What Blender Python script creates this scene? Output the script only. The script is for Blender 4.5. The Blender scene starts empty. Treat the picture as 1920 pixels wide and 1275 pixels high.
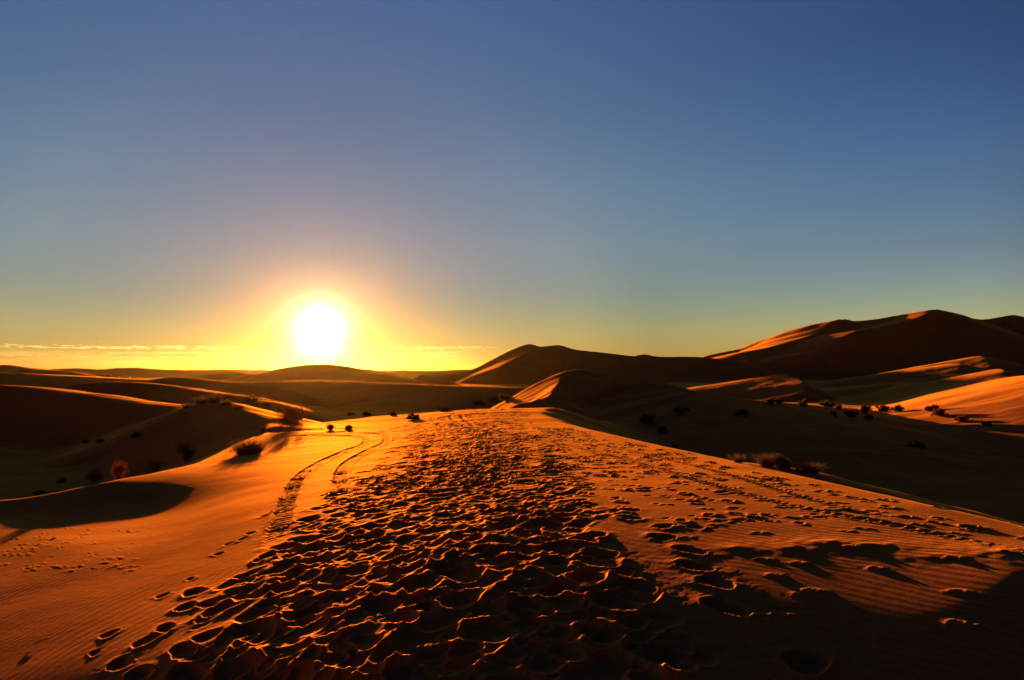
import bpy, math, random
import numpy as np

S = bpy.context.scene
C = S.collection
PREVIEW = 1.0            # terrain mesh density factor

# ------------------------------------------------------------------ camera
F = 1400.0               # focal length in photo pixels (photo 1920 x 1275)
EYE = 1.65
HOR = 695.0              # horizon line in the photo
cam = bpy.data.cameras.new('camera')
camo = bpy.data.objects.new('camera', cam)
C.objects.link(camo)
S.camera = camo
camo.location = (0, 0, EYE)
camo.rotation_euler = (math.radians(90), 0, 0)
cam.sensor_width = 36
cam.lens = F / 1920 * 36
cam.shift_y = (HOR - 637.5) / 1920
cam.clip_start = 0.05
cam.clip_end = 20000

# ------------------------------------------------------------------ sun and sky
SUN_EL = math.radians(2.95)
SUN_AZ = math.radians(-14.4)
SX, SY, SZ = math.sin(SUN_AZ) * math.cos(SUN_EL), math.cos(SUN_AZ) * math.cos(SUN_EL), math.sin(SUN_EL)
S.view_settings.view_transform = 'Standard'
S.view_settings.look = 'None'
S.view_settings.gamma = 1
S.view_settings.exposure = 2.0

sun = bpy.data.lights.new('sun', 'SUN')
sun.energy = 4.2
sun.angle = math.radians(0.5)
sun.color = (1.0, 0.40, 0.11)
suno = bpy.data.objects.new('sun', sun)
C.objects.link(suno)
suno.rotation_euler = (math.radians(90) - SUN_EL, 0, math.pi - SUN_AZ)

world = bpy.data.worlds.new('World')
S.world = world
world.use_nodes = True
W = world.node_tree
for n in list(W.nodes):
    W.nodes.remove(n)


def N(t, kind, **kw):
    n = t.nodes.new(kind)
    for k, v in kw.items():
        setattr(n, k, v)
    return n


def math_(t, op, a, b=None, clamp=False):
    n = N(t, 'ShaderNodeMath', operation=op, use_clamp=clamp)
    for i, v in enumerate((a, b)):
        if v is None:
            continue
        if isinstance(v, (int, float)):
            n.inputs[i].default_value = v
        else:
            t.links.new(v, n.inputs[i])
    return n.outputs[0]


def mixc(t, fac, a, b, mode='MIX'):
    n = N(t, 'ShaderNodeMix', data_type='RGBA', blend_type=mode)
    for sock, v in ((n.inputs[0], fac), (n.inputs[6], a), (n.inputs[7], b)):
        if isinstance(v, (int, float)):
            sock.default_value = v
        elif isinstance(v, tuple):
            sock.default_value = (*v, 1) if len(v) == 3 else v
        else:
            t.links.new(v, sock)
    return n.outputs[2]


def ramp(t, fac, stops, interp='LINEAR'):
    n = N(t, 'ShaderNodeValToRGB')
    cr = n.color_ramp
    cr.interpolation = interp
    while len(cr.elements) < len(stops):
        cr.elements.new(0.5)
    for e, (p, c) in zip(cr.elements, stops):
        e.position = p
        e.color = (*c, 1) if len(c) == 3 else c
    t.links.new(fac, n.inputs[0])
    return n.outputs[0]


sky = N(W, 'ShaderNodeTexSky')
sky.sky_type = 'NISHITA'
sky.sun_disc = False
sky.sun_elevation = SUN_EL
sky.sun_rotation = SUN_AZ
sky.altitude = 700
sky.air_density = 1.0
sky.dust_density = 0.35
sky.ozone_density = 4.0
geo = N(W, 'ShaderNodeTexCoord')
D = geo.outputs['Generated']
sep = N(W, 'ShaderNodeSeparateXYZ')
W.links.new(D, sep.inputs[0])
dx, dy, dz = sep.outputs
# angle to the sun
dot = N(W, 'ShaderNodeVectorMath', operation='DOT_PRODUCT')
W.links.new(D, dot.inputs[0])
dot.inputs[1].default_value = (SX, SY, SZ)
ang = math_(W, 'ARCCOSINE', math_(W, 'MINIMUM', dot.outputs['Value'], 0.9999999))
skyc = N(W, 'ShaderNodeGamma')
W.links.new(sky.outputs[0], skyc.inputs[0])
skyc.inputs[1].default_value = 1.0
elev = math_(W, 'MAXIMUM', dz, 0.0)
tint = ramp(W, elev, [(0.0, (0.27, 0.22, 0.12)), (0.025, (0.34, 0.27, 0.14)), (0.053, (0.44, 0.32, 0.17)), (0.10, (0.46, 0.32, 0.215)),
                      (0.17, (0.60, 0.38, 0.275)), (0.24, (0.63, 0.405, 0.305)), (0.33, (0.58, 0.385, 0.32)), (0.45, (0.60, 0.395, 0.375)), (1.0, (0.40, 0.30, 0.36))])
base = mixc(W, 1.0, skyc.outputs[0], tint, 'MULTIPLY')
# the half of the sky away from the sun is already dusky
dusk = ramp(W, math_(W, 'MULTIPLY', ang, 1 / math.pi), [(0.0, (4.0,) * 3), (0.26, (4.0,) * 3), (0.42, (1.1, 1.0, 0.9)), (1.0, (0.5, 0.42, 0.36))])
base = mixc(W, 1.0, base, dusk, 'MULTIPLY')
side = math_(W, 'MULTIPLY', math_(W, 'SUBTRACT', ang, 0.44), 2.7, True)
sidet = ramp(W, elev, [(0.0, (0.95, 0.70, 0.6)), (0.09, (0.66, 0.53, 0.52)), (0.145, (0.46, 0.39, 0.42)), (0.20, (0.36, 0.34, 0.39)), (0.28, (0.29, 0.29, 0.37)), (0.38, (0.225, 0.24, 0.285)), (1.0, (0.2, 0.22, 0.25))])
sidet = mixc(W, side, (0.333, 0.333, 0.333), sidet)
base = mixc(W, 1.0, base, sidet, 'MULTIPLY')
base = mixc(W, 1.0, base, (3.0, 3.0, 3.0), 'MULTIPLY')
sunside = mixc(W, math_(W, 'MULTIPLY', math_(W, 'SUBTRACT', 0.34, ang), 4.0, True), (1.0, 1.0, 1.0), (0.27, 0.59, 0.84))
base = mixc(W, 1.0, base, sunside, 'MULTIPLY')
# aureole of the low sun in dusty air: tight core + wide skirt
core = math_(W, 'EXPONENT', math_(W, 'MULTIPLY', ang, -82.0))
skirt = math_(W, 'EXPONENT', math_(W, 'MULTIPLY', ang, -13.0))


def scaled(colour, fac):
    n = N(W, 'ShaderNodeVectorMath', operation='SCALE')
    n.inputs[0].default_value = colour
    W.links.new(fac, n.inputs['Scale'])
    return n.outputs[0]


def vadd(a, b):
    n = N(W, 'ShaderNodeVectorMath', operation='ADD')
    W.links.new(a, n.inputs[0])
    W.links.new(b, n.inputs[1])
    return n.outputs[0]


CORE, SKIRT = 190.0, 2.2
g1 = scaled((CORE, CORE * 0.75, CORE * 0.48), core)
g2 = scaled((SKIRT, SKIRT * 0.66, SKIRT * 0.14), skirt)
# thin altocumulus bar low over the horizon, in azimuth/elevation
az = math_(W, 'ARCTAN2', dx, dy)
dze = math_(W, 'SUBTRACT', dz, math_(W, 'MULTIPLY', az, 0.007))


def cloud_noise(sx, sy, detail, rough):
    comb = N(W, 'ShaderNodeCombineXYZ')
    W.links.new(math_(W, 'MULTIPLY', az, sx), comb.inputs[0])
    W.links.new(math_(W, 'MULTIPLY', dze, sy), comb.inputs[1])
    n_ = N(W, 'ShaderNodeTexNoise')
    n_.inputs['Scale'].default_value = 1.0
    n_.inputs['Detail'].default_value = detail
    n_.inputs['Roughness'].default_value = rough
    W.links.new(comb.outputs[0], n_.inputs['Vector'])
    return n_.outputs[0]


azm = ramp(W, math_(W, 'ADD', math_(W, 'MULTIPLY', az, 0.5), 0.5), [(0.0, (0.0,) * 3), (0.2, (0.7,) * 3), (0.30, (1.0,) * 3), (0.45, (0.9,) * 3), (0.492, (0.0,) * 3)])
fluff = cloud_noise(70.0, 620.0, 5, 0.62)
soft = cloud_noise(9.0, 260.0, 4, 0.6)
# upper ragged row: its threshold rises away from the row's middle, so its rims are torn
row = ramp(W, dze, [(0.0270, (0.0,) * 3), (0.0300, (0.75,) * 3), (0.0335, (0.85,) * 3), (0.0352, (0.0,) * 3)])
c1 = math_(W, 'MULTIPLY', math_(W, 'SUBTRACT', math_(W, 'ADD', fluff, math_(W, 'MULTIPLY', row, 0.30)), 0.66), 12.0, True)
c1 = math_(W, 'MULTIPLY', c1, math_(W, 'GREATER_THAN', row, 0.001))
# lower, softer sheet
sheet = ramp(W, dze, [(0.0, (0.05,) * 3), (0.009, (0.25,) * 3), (0.016, (0.85,) * 3), (0.024, (0.8,) * 3), (0.0275, (0.15,) * 3), (0.03, (0.0,) * 3)])
c2 = math_(W, 'MULTIPLY', math_(W, 'MULTIPLY', math_(W, 'SUBTRACT', math_(W, 'ADD', math_(W, 'MULTIPLY', soft, 0.65), math_(W, 'MULTIPLY', fluff, 0.35)), 0.40), 5.0, True), sheet)
cl = math_(W, 'MULTIPLY', math_(W, 'ADD', c1, math_(W, 'MULTIPLY', c2, 0.8)), azm)
near_sun = math_(W, 'ADD', math_(W, 'MULTIPLY', math_(W, 'EXPONENT', math_(W, 'MULTIPLY', ang, -6.0)), 3.0), 0.35)
g3 = scaled((9.0, 6.0, 1.3), math_(W, 'MULTIPLY', cl, near_sun))
allc = vadd(vadd(vadd(base, g1), g2), g3)
# the sky opposite the sun is already in the dusk
bgn = N(W, 'ShaderNodeBackground')
W.links.new(allc, bgn.inputs[0])
SKY = 0.025
bgn.inputs[1].default_value = SKY
wout = N(W, 'ShaderNodeOutputWorld')
W.links.new(bgn.outputs[0], wout.inputs[0])
world.cycles.sampling_method = 'MANUAL'
world.cycles.sample_map_resolution = 2048
S.cycles.max_bounces = 4
S.cycles.diffuse_bounces = 2
S.cycles.use_denoising = True

# ------------------------------------------------------------------ noise
_rs = np.random.RandomState(7)
_perm = _rs.permutation(256)
_perm = np.concatenate([_perm, _perm, _perm])
_ga = _rs.rand(256) * 2 * np.pi
_gx, _gy = np.cos(_ga), np.sin(_ga)


def perlin(x, y):
    xi = np.floor(x).astype(np.int64)
    yi = np.floor(y).astype(np.int64)
    fx, fy = x - xi, y - yi
    xi &= 255
    yi &= 255
    u = fx * fx * fx * (fx * (fx * 6 - 15) + 10)
    v = fy * fy * fy * (fy * (fy * 6 - 15) + 10)

    def g(ix, iy, ax, ay):
        h = _perm[_perm[ix] + iy]
        return _gx[h] * ax + _gy[h] * ay
    a = g(xi, yi, fx, fy)
    b = g(xi + 1, yi, fx - 1, fy)
    c = g(xi, yi + 1, fx, fy - 1)
    d = g(xi + 1, yi + 1, fx - 1, fy - 1)
    return (a + u * (b - a)) * (1 - v) + (c + u * (d - c)) * v


def fbm(x, y, o=4, gain=0.5):
    s, a = 0, 1.0
    for i in range(o):
        s = s + a * perlin(x * 2 ** i + 17.3 * i, y * 2 ** i - 9.1 * i)
        a *= gain
    return s


def sstep(a, b, x):
    t = np.clip((x - a) / (b - a), 0, 1)
    return t * t * (3 - 2 * t)


# ------------------------------------------------------------------ land: height function
FLOOR = -3.5


def Wd(y):
    return np.sqrt(np.maximum(y, 0) ** 2 + 1.0) + np.maximum(-y, 0) * 0.5


# surveyed points of the sand ridge and the hollows beside it: photo column, photo row, drop below the eye
SURVEY = [
    # spine of the trampled ridge
    (960, 1500, 1.80), (960, 1275, 1.70), (960, 1100, 1.59), (960, 1000, 1.58), (960, 900, 1.72), (900, 850, 1.92), (870, 815, 2.12),
    (865, 790, 2.25), (868, 771, 2.30), (780, 790, 2.62), (700, 800, 2.72), (620, 803, 2.85),
    # left flank
    (600, 830, 2.55), (530, 850, 2.52), (500, 900, 2.28), (560, 950, 2.02), (430, 950, 2.28), (400, 1050, 2.15), (250, 1100, 2.30),
    (100, 1010, 2.58), (0, 1020, 2.62), (-200, 1020, 2.7), (100, 1200, 2.35), (300, 1250, 2.05), (600, 1250, 1.80), (0, 1400, 2.35),
    (-300, 1250, 2.6), (620, 1120, 1.78), (640, 1000, 1.82), (400, 1400, 2.05),
    # lip and hollow at the left
    (220, 903, 2.43), (300, 888, 2.46), (380, 868, 2.56), (430, 852, 2.64), (250, 945, 2.66), (60, 955, 2.70), (110, 930, 2.54), (-100, 940, 2.66), (-100, 968, 2.75), (-300, 975, 2.77),
    (500, 812, 2.80), (0, 985, 2.68), (280, 985, 2.55),
    (100, 880, 2.75), (-100, 860, 2.85), (-400, 900, 2.7), (200, 850, 2.85), (560, 780, 3.3), (720, 776, 3.5), (800, 762, 3.6), (900, 757, 3.2),
    # right of the ridge
    (1300, 1363, 1.70), (1300, 1237, 1.642), (1300, 1146, 1.594), (1300, 1072, 1.554), (1300, 1010, 1.525), (1300, 940, 1.53), (1300, 890, 1.60),
    (1600, 1363, 1.70), (1600, 1237, 1.635), (1600, 1146, 1.578), (1600, 1072, 1.53), (1600, 1010, 1.50), (1900, 1363, 1.70), (1900, 1237, 1.625),
    (1900, 1146, 1.55), (1900, 1072, 1.50),
(1940, 1000, 1.60), (1700, 940, 1.60), (1500, 895, 1.66), (1330, 856, 1.78), (1180, 825, 1.88), (1080, 802, 2.0),
    (2300, 1100, 1.6), (2300, 1300, 1.7), (1000, 770, 2.2),
    (2600, 1010, 1.7), (2400, 900, 2.0), (1700, 880, 1.9), (1400, 810, 2.3),
]
_far = [(px, 695 + 1400 * 5.15 / d, 5.15) for d in (110, 150) for px in (-500, 0, 300, 500, 700, 900, 1100, 1400, 1700, 2000, 2400)]
_pts = []
for px, py, a in SURVEY + _far:
    y = F * a / (py - HOR)
    _pts.append(((px - 960) / F * y / Wd(y), 0.62 * math.log(y + 0.6), EYE - a))
_pts = np.array(_pts)


def _tps_fit(P, lam=2e-4):
    n = len(P)
    d2 = ((P[:, None, :2] - P[None, :, :2]) ** 2).sum(-1)
    K = 0.5 * d2 * np.log(d2 + 1e-12) + lam * np.eye(n)
    Q = np.c_[np.ones(n), P[:, :2]]
    A = np.block([[K, Q], [Q.T, np.zeros((3, 3))]])
    return np.linalg.solve(A, np.r_[P[:, 2], 0, 0, 0])


_w = _tps_fit(_pts)


def tps(u, v):
    out = _w[-3] + _w[-2] * u + _w[-1] * v
    for (pu, pv, _), w in zip(_pts, _w):
        d2 = (u - pu) ** 2 + (v - pv) ** 2
        out = out + w * 0.5 * d2 * np.log(d2 + 1e-12)
    return out


def P3(px, py, d):
    return ((px - 960) / F * d, d, EYE + (HOR - py) / F * d)


def catmull(pts, n=4):
    p = np.array(pts, float)
    p = np.vstack([2 * p[0] - p[1], p, 2 * p[-1] - p[-2]])
    out = []
    for i in range(1, len(p) - 2):
        for k in range(n):
            t = k / n
            out.append(0.5 * (2 * p[i] + (p[i + 1] - p[i - 1]) * t + (2 * p[i - 1] - 5 * p[i] + 4 * p[i + 1] - p[i + 2]) * t * t
                              + (3 * p[i] - p[i - 1] - 3 * p[i + 1] + p[i + 2]) * t ** 3))
    out.append(p[-2])
    return np.array(out)


DUNES = []
# brinks of the ridge: beyond these lines the sand drops away (photo column, row, drop below the eye)
BRINK_R = [(3600, 1500, 1.7), (2600, 1180, 1.66), (1940, 1000, 1.62), (1700, 942, 1.60), (1500, 896, 1.66), (1330, 857, 1.78), (1180, 826, 1.90), (1080, 803, 2.02), (1030, 789, 2.1), (1010, 778, 2.2), (1015, 768, 2.25), (1060, 760, 2.4)]
BRINK_L = [(-1500, 1000, 2.75), (-300, 950, 2.70), (0, 937, 2.64), (110, 926, 2.54), (220, 903, 2.44), (300, 887, 2.47), (380, 867, 2.56), (430, 850, 2.64), (480, 822, 2.78), (520, 806, 2.85), (560, 797, 2.95), (620, 793, 3.0)]


def brink(pts):
    return np.array([((px - 960) / F * (F * a / (py - HOR)), F * a / (py - HOR)) for px, py, a in pts])


def off_brink(poly, x, y, left):
    """distance beyond the brink line, 0 on the ridge side"""
    best = np.full(x.shape, 1e18)
    sd = np.zeros(x.shape)
    for (ax, ay), (bx, by) in zip(poly[:-1], poly[1:]):
        vx, vy = bx - ax, by - ay
        t = np.clip(((x - ax) * vx + (y - ay) * vy) / (vx * vx + vy * vy), 0, 1)
        qx, qy = x - ax - t * vx, y - ay - t * vy
        dd = qx * qx + qy * qy
        m = dd < best
        best = np.where(m, dd, best)
        sd = np.where(m, vx * qy - vy * qx, sd)
    d = np.sqrt(best)
    return np.where((sd > 0) == left, d, 0.0)


BR, BL = brink(BRINK_R), brink(BRINK_L)


def dune(name, pts, sl, sr, r=0.5, ql=0.0, qr=0.0, k=0.5, wob=0.0, px=True):
    """crest line given from left to right; sl / sr: slope of the far / near flank, r: rounding of the crest"""
    p = [P3(*q) for q in pts] if px else pts
    c = catmull(p)
    m = max(c[:, 2]) - FLOOR
    R = m / max(0.03, min(sl, sr)) + 10
    R = min(R, 300)
    DUNES.append(dict(name=name, c=c, sl=sl, sr=sr, r=r, ql=ql, qr=qr, k=k, wob=wob,
                      box=(c[:, 0].min() - R, c[:, 0].max() + R, c[:, 1].min() - R, c[:, 1].max() + R)))


def dune_h(d, x, y):
    c = d['c']
    if d['wob']:
        s = d['wob']
        x = x + s * perlin(x / (s * 6) + 3.3, y / (s * 6)) * 0.8
        y = y + s * perlin(x / (s * 6) + 31.7, y / (s * 6) + 8.0) * 0.8
    best = np.full(x.shape, 1e18)
    hz = np.zeros(x.shape)
    over = np.zeros(x.shape)
    side = np.zeros(x.shape)
    for i in range(len(c) - 1):
        ax, ay, az_ = c[i]
        bx, by, bz = c[i + 1]
        vx, vy = bx - ax, by - ay
        L2 = vx * vx + vy * vy + 1e-9
        tu = ((x - ax) * vx + (y - ay) * vy) / L2
        t = np.clip(tu, 0, 1)
        qx, qy = x - ax - t * vx, y - ay - t * vy
        dd = qx * qx + qy * qy
        m = dd < best
        best = np.where(m, dd, best)
        ov = np.maximum(-tu, 0) if i == 0 else np.maximum(tu - 1, 0) if i == len(c) - 2 else 0 * tu
        over = np.where(m, ov * math.sqrt(L2), over)
        hz = np.where(m, az_ + t * (bz - az_), hz)
        side = np.where(m, (vx * qy - vy * qx) / math.sqrt(L2), side)
    dist = np.sqrt(best)
    w = 0.5 + 0.5 * np.clip(1.6 * side / (dist + 1e-6), -1, 1)      # 1 = left of travel (far side)
    s = d['sr'] + (d['sl'] - d['sr']) * w
    q = d['qr'] + (d['ql'] - d['qr']) * w
    r = d['r']
    dr = np.sqrt(best + r * r) - r
    return hz - s * dr - q * dr * dr - max(0.12, 0.5 * d['sr']) * (np.sqrt(over * over + 4) - 2)


def smax(a, b, k):
    h = np.clip(0.5 + 0.5 * (b - a) / k, 0, 1)
    return a + (b - a) * h + k * h * (1 - h)


# --- far right massif and its spurs
dune('dune_massif', [(1180, 690, 560), (1290, 676, 540), (1340, 663, 530), (1440, 644, 510), (1500, 629, 495), (1575, 600, 480), (1605, 602, 500), (1640, 598, 518),
                     (1700, 588, 516), (1757, 581, 498), (1800, 590, 505), (1840, 599, 520), (1890, 591, 520), (1930, 596, 520), (2050, 604, 520), (2300, 640, 480)],
     0.3, 0.42, r=1.5, k=3, wob=6)
dune('dune_massif', [(1757, 581.5, 497), (1715, 597, 480), (1660, 611, 456), (1600, 623, 428), (1540, 658, 398)], 0.52, 0.085, r=0.5, qr=0.0012, k=2, wob=3)
dune('dune_massif', [(1575, 600, 480), (1545, 618, 465), (1480, 642, 440), (1400, 660, 420), (1340, 676, 400)], 0.5, 0.07, r=0.6, qr=0.0025, k=2, wob=3)
# --- central dune
dune('dune_central', [(800, 703, 350), (870, 696, 350), (930, 671, 350), (975, 650, 350), (992, 645, 350), (1010, 650, 345), (1045, 647, 345), (1075, 655, 345),
                      (1130, 661, 350), (1190, 668, 350), (1202, 664, 352), (1240, 669, 350), (1310, 669, 350), (1400, 680, 350)],
     0.3, 0.33, r=1.0, k=2.5, wob=4)
dune('dune_central', [(1001, 650, 345), (985, 662, 330), (955, 678, 310), (930, 690, 295)], 0.45, 0.3, r=0.5, qr=0.004, k=1.5, wob=1.5)
# --- round dune under the sun, and the long ridge in front of it
dune('dune_round', [(495, 700, 215), (540, 689, 215), (600, 683, 215), (655, 688, 215), (705, 700, 215)], 0.14, 0.16, r=9, k=2, wob=1)
dune('dune_ridge', [(380, 729, 112), (430, 721, 120), (500, 716, 124), (600, 713, 126), (700, 717, 126), (790, 721, 124), (900, 725, 118), (1000, 727, 116)], 0.04, 0.15, r=2.0, ql=0.002, k=0.8, wob=1)
dune('dune_hump', [(385, 702, 300), (430, 696, 300), (470, 701, 300)], 0.12, 0.2, r=8, k=2)
dune('dune_hump', [(660, 697, 420), (683, 692, 420), (720, 697, 420)], 0.2, 0.25, r=2, k=2)
dune('dune_wedge', [(770, 712, 240), (793, 702, 240), (830, 712, 235)], 0.3, 0.4, r=1, k=1)
# --- low dune chain along the left horizon
dune('dune_chain', [(-300, 684, 760), (-120, 681, 720), (-30, 686, 700), (10, 684, 700), (50, 689, 700), (90, 692, 720), (140, 690, 720), (190, 692.5, 720), (245, 689, 740), (290, 692, 740),
                    (350, 693.5, 760), (420, 692.5, 780), (480, 693, 780), (530, 694.5, 800)], 0.10, 0.14, r=3, k=2, wob=9)
dune('dune_chain', [(670, 697, 620), (683, 692.5, 600), (700, 695, 600), (760, 694, 640), (820, 695.5, 640), (870, 693, 640), (960, 694, 640)], 0.12, 0.16, r=2, k=2, wob=7)
# --- left dunes
dune('dune_left', [(-500, 712, 62), (-200, 716, 61), (0, 722, 60), (60, 727, 59), (150, 738, 57), (230, 750, 55), (300, 760, 53), (345, 776, 50)],
     0.06, 0.42, r=0.9, ql=0.02, k=0.8, wob=0.8)
dune('dune_left', [(60, 730, 82), (140, 719, 83), (220, 715, 82), (300, 722, 80), (405, 738, 77), (440, 748, 75)], 0.06, 0.33, r=0.8, ql=0.015, k=0.8, wob=1)
dune('dune_left', [(250, 716, 122), (330, 707, 122), (400, 714, 120), (480, 725, 117), (520, 735, 114)], 0.06, 0.3, r=1.0, ql=0.01, k=0.8, wob=1)
dune('dune_left', [(-200, 700, 260), (0, 699, 250), (110, 704, 240), (200, 709, 230)], 0.05, 0.3, r=1.5, k=1, wob=3)
dune('dune_left', [(-300, 680, 520), (-100, 684, 520), (15, 686, 520), (60, 692, 500), (120, 695, 500)], 0.1, 0.3, r=2, k=1, wob=3)
# --- grassy mound and bush mound left of the track
dune('grassy_mound', [(335, 772, 49), (370, 758, 47), (400, 752, 46), (440, 760, 44), (470, 775, 41), (500, 793, 38), (520, 803, 36)], 0.25, 0.38, r=0.5, k=0.5, wob=0.6)
# --- spur dune right of the path's end with its lit face, and the long shaded ridge behind
dune('dune_spur', [(975, 757, 53), (1000, 752, 55), (1028, 742, 59), (1044, 724, 65), (1052, 704, 73)], 0.50, 0.40, r=0.10, k=0.4, wob=0.4)
dune('dune_spur', [(1052, 704, 73), (1085, 692, 76), (1150, 700, 75), (1230, 714, 72), (1300, 732, 68), (1400, 748, 66), (1500, 758, 66), (1620, 768, 70)], 0.5, 0.095, r=0.5, k=0.8, wob=1.0)
# --- dune catching the sun at the right edge
dune('dune_lit', [(86, 190, -2.4), (84, 170, -1.4), (80, 152, -0.8), (76, 135, -0.5), (74, 120, -0.1), (70, 104, 0.8), (64, 86, 1.8), (56, 70, 2.5), (50, 55, 2.4), (47, 40, 1.0), (46, 30, -1)],
     0.35, 0.26, r=0.8, k=0.6, wob=1.0, px=False)
# --- small dunes in the right valley whose left flanks catch the sun
dune('dune_small', [(1455, 708, 162), (1466, 701, 152), (1496, 710, 141), (1507, 718, 134), (1508, 736, 126)], 0.5, 0.16, r=0.15, k=0.4, wob=0.6)
dune('dune_small', [(1650, 722, 165), (1660, 718, 158), (1672, 722, 150), (1682, 733, 143)], 0.4, 0.15, r=0.4, k=0.5, wob=0.6)
dune('dune_small', [(1770, 690, 245), (1790, 682, 232), (1803, 685, 220), (1812, 700, 208)], 0.3, 0.16, r=2, k=1, wob=1)
dune('dune_small', [(1820, 674, 285), (1838, 668, 272), (1856, 673, 260), (1864, 686, 248)], 0.3, 0.2, r=2, k=1, wob=1)
dune('dune_small', [(1862, 694, 200), (1874, 692, 192), (1884, 696, 184), (1890, 706, 178)], 0.35, 0.22, r=0.6, k=0.6, wob=1)
dune('dune_small', [(1550, 679, 408), (1562, 680, 396), (1566, 688, 386)], 0.4, 0.3, r=0.5, k=0.6, wob=1)
dune('dune_small', [(1394, 668, 410), (1402, 671, 400), (1404, 678, 392)], 0.5, 0.4, r=0.5, k=0.6)
# --- low bank with dry grass just beyond the right brink
dune('grass_bank', [(1340, 868, 19.5), (1385, 867, 19), (1440, 873, 18), (1480, 878, 17.3), (1520, 889, 16.5), (1560, 905, 15.5)], 0.25, 0.32, r=0.25, k=0.3, wob=0.3)
NAMES = ['sand_ground']
for d in DUNES:
    if d['name'] not in NAMES:
        NAMES.append(d['name'])


def land(x, y, labels=False):
    x = np.asarray(x, float)
    y = np.asarray(y, float)
    yc = np.clip(y, -0.3, 170)
    u = np.clip(x / Wd(y), -1.6, 1.6)
    h = tps(u, 0.62 * np.log(yc + 0.6))
    dr_ = off_brink(BR, x, y, False)
    dl_ = off_brink(BL, x, y, True)
    vr = -3.6 + 0.012 * np.clip(y - 30, 0, 30)
    h = np.maximum(h - 0.34 * (np.sqrt(dr_ * dr_ + 0.25) - 0.5), np.minimum(h, vr))
    h = np.maximum(h - 0.40 * (np.sqrt(dl_ * dl_ + 0.09) - 0.3), np.minimum(h, -3.3))
    h = h + (FLOOR - h) * sstep(46, 66, y)
    # away from the path and on the far plain: gentle swells, then a dune sea
    far = sstep(12, 60, y)
    h = h + far * 0.22 * fbm(x / 14, y / 9, 3) + 0.010 * fbm(x / 1.6, y / 1.6, 2)
    sea = sstep(420, 800, y)
    rid = 1 - np.abs(fbm(x / 150 + 5.0, y / 240, 3))
    h = h + sea * ((np.maximum(rid - 0.55, 0) * 26 * np.clip(0.30 + 1.1 * perlin(x / 260 + 9, y / 700), 0, 1) - 4.5) * (1 - sstep(1500, 2400, y)) - 4.0 * sstep(1500, 2400, y)) + sstep(150, 400, y) * 0.8 * fbm(x / 40, y / 60, 3)
    lab = np.zeros(x.shape, np.int32)
    for d in DUNES:
        b = d['box']
        m = (x > b[0]) & (x < b[1]) & (y > b[2]) & (y < b[3])
        if not m.any():
            continue
        dh = dune_h(d, x[m], y[m])
        hm = h[m]
        lm = lab[m]
        lm[dh > hm + 0.05 * d['k']] = NAMES.index(d['name'])
        lab[m] = lm
        h[m] = smax(hm, dh, d['k'])
    if labels:
        return h, lab
    return h


def at(px, py, near=3.0, far=600.0):
    """the point of the land seen at a photo pixel"""
    ys = np.exp(np.linspace(math.log(near), math.log(far), 900))
    xs = (px - 960) / F * ys
    zs = EYE + (HOR - py) / F * ys
    hs = land(xs, ys)
    i = np.argmax(zs <= hs)
    if zs[i] > hs[i]:
        i = len(ys) - 1
    return float(xs[i]), float(ys[i]), float(hs[i])


# ------------------------------------------------------------------ land: sampling grid (one sheet, finer where the path is)
def rows():
    ys = [3.3]
    while ys[-1] < 6000:
        y = ys[-1]
        st = 0.0032 if y < 16 else 0.0045 if y < 60 else 0.006 if y < 250 else 0.005 if y < 560 else 0.015
        ys.append(y * (1 + st / PREVIEW))
    lo = []
    y, st = 3.3, 0.011
    while y > -4000:
        y -= st
        st *= 1.06
        lo.append(y)
    return np.array(lo[::-1] + ys)


def cols():
    n = int(1500 * PREVIEW)
    us = list(np.linspace(-0.76, 0.76, n))
    st = us[1] - us[0]
    hi = []
    u = us[-1]
    while u < 30:
        st *= 1.06
        u += st
        hi.append(u)
    return np.array([-v for v in hi[::-1]] + us + hi)


YR, UC = rows(), cols()
WR = Wd(YR)
GX = WR[:, None] * UC[None, :]
GY = np.repeat(YR[:, None], len(UC), 1)
GZ, LAB = land(GX, GY, True)
print('grid', GX.shape)
DET = np.zeros(GX.shape)            # fine relief: prints, wheel tracks, clods
TR = np.zeros(GX.shape)             # how trampled, used to rub out the wind ripples


def window(x, y, r):
    i0, i1 = np.searchsorted(YR, (y - r, y + r))
    if i1 <= i0:
        return None
    w = WR[i0:i1]
    ws = (w.min(), w.max())
    us = [(x - r) / ws[0], (x - r) / ws[1], (x + r) / ws[0], (x + r) / ws[1]]
    j0, j1 = np.searchsorted(UC, (min(us), max(us)))
    if j1 <= j0:
        return None
    return slice(i0, i1), slice(j0, j1)


rng = random.Random(11)


def stamp(x, y, th, a, b, dep, rim, soft=0.0):
    R = max(a, b) * 2.3
    w = window(x, y, R)
    if w is None:
        return
    X, Y = GX[w] - x, GY[w] - y
    c, s = math.cos(th), math.sin(th)
    lx, ly = X * c + Y * s, -X * s + Y * c
    an = np.arctan2(ly, lx)
    rr = np.sqrt((lx / a) ** 2 + (ly / b) ** 2)
    rr = rr * (1 + 0.13 * np.sin(2 * an + th * 5) + 0.09 * np.sin(3 * an + x * 9) + 0.02 * np.sin(5 * an + y * 13))
    inside = rr < 1
    # steep wall from a knife-edged rim to a rolling bottom
    pit = rim - (rim + dep) * np.clip(1 - rr ** 2.2, 0, 1) ** 0.75 + 0.15 * dep * np.sin(lx / a * 3 + th)* np.clip(1 - rr, 0, 1)
    D_ = DET[w]
    rimv = rim * np.exp(-np.clip(rr - 1, 0, 9) / 0.32) * (0.65 + 0.5 * np.sin(an + th * 3))
    D_[:] = np.where(inside, D_ * 0.25 + pit, D_ + rimv)
    TR[w] = np.maximum(TR[w], np.clip(1.5 - 0.6 * rr, 0, 1))


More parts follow.
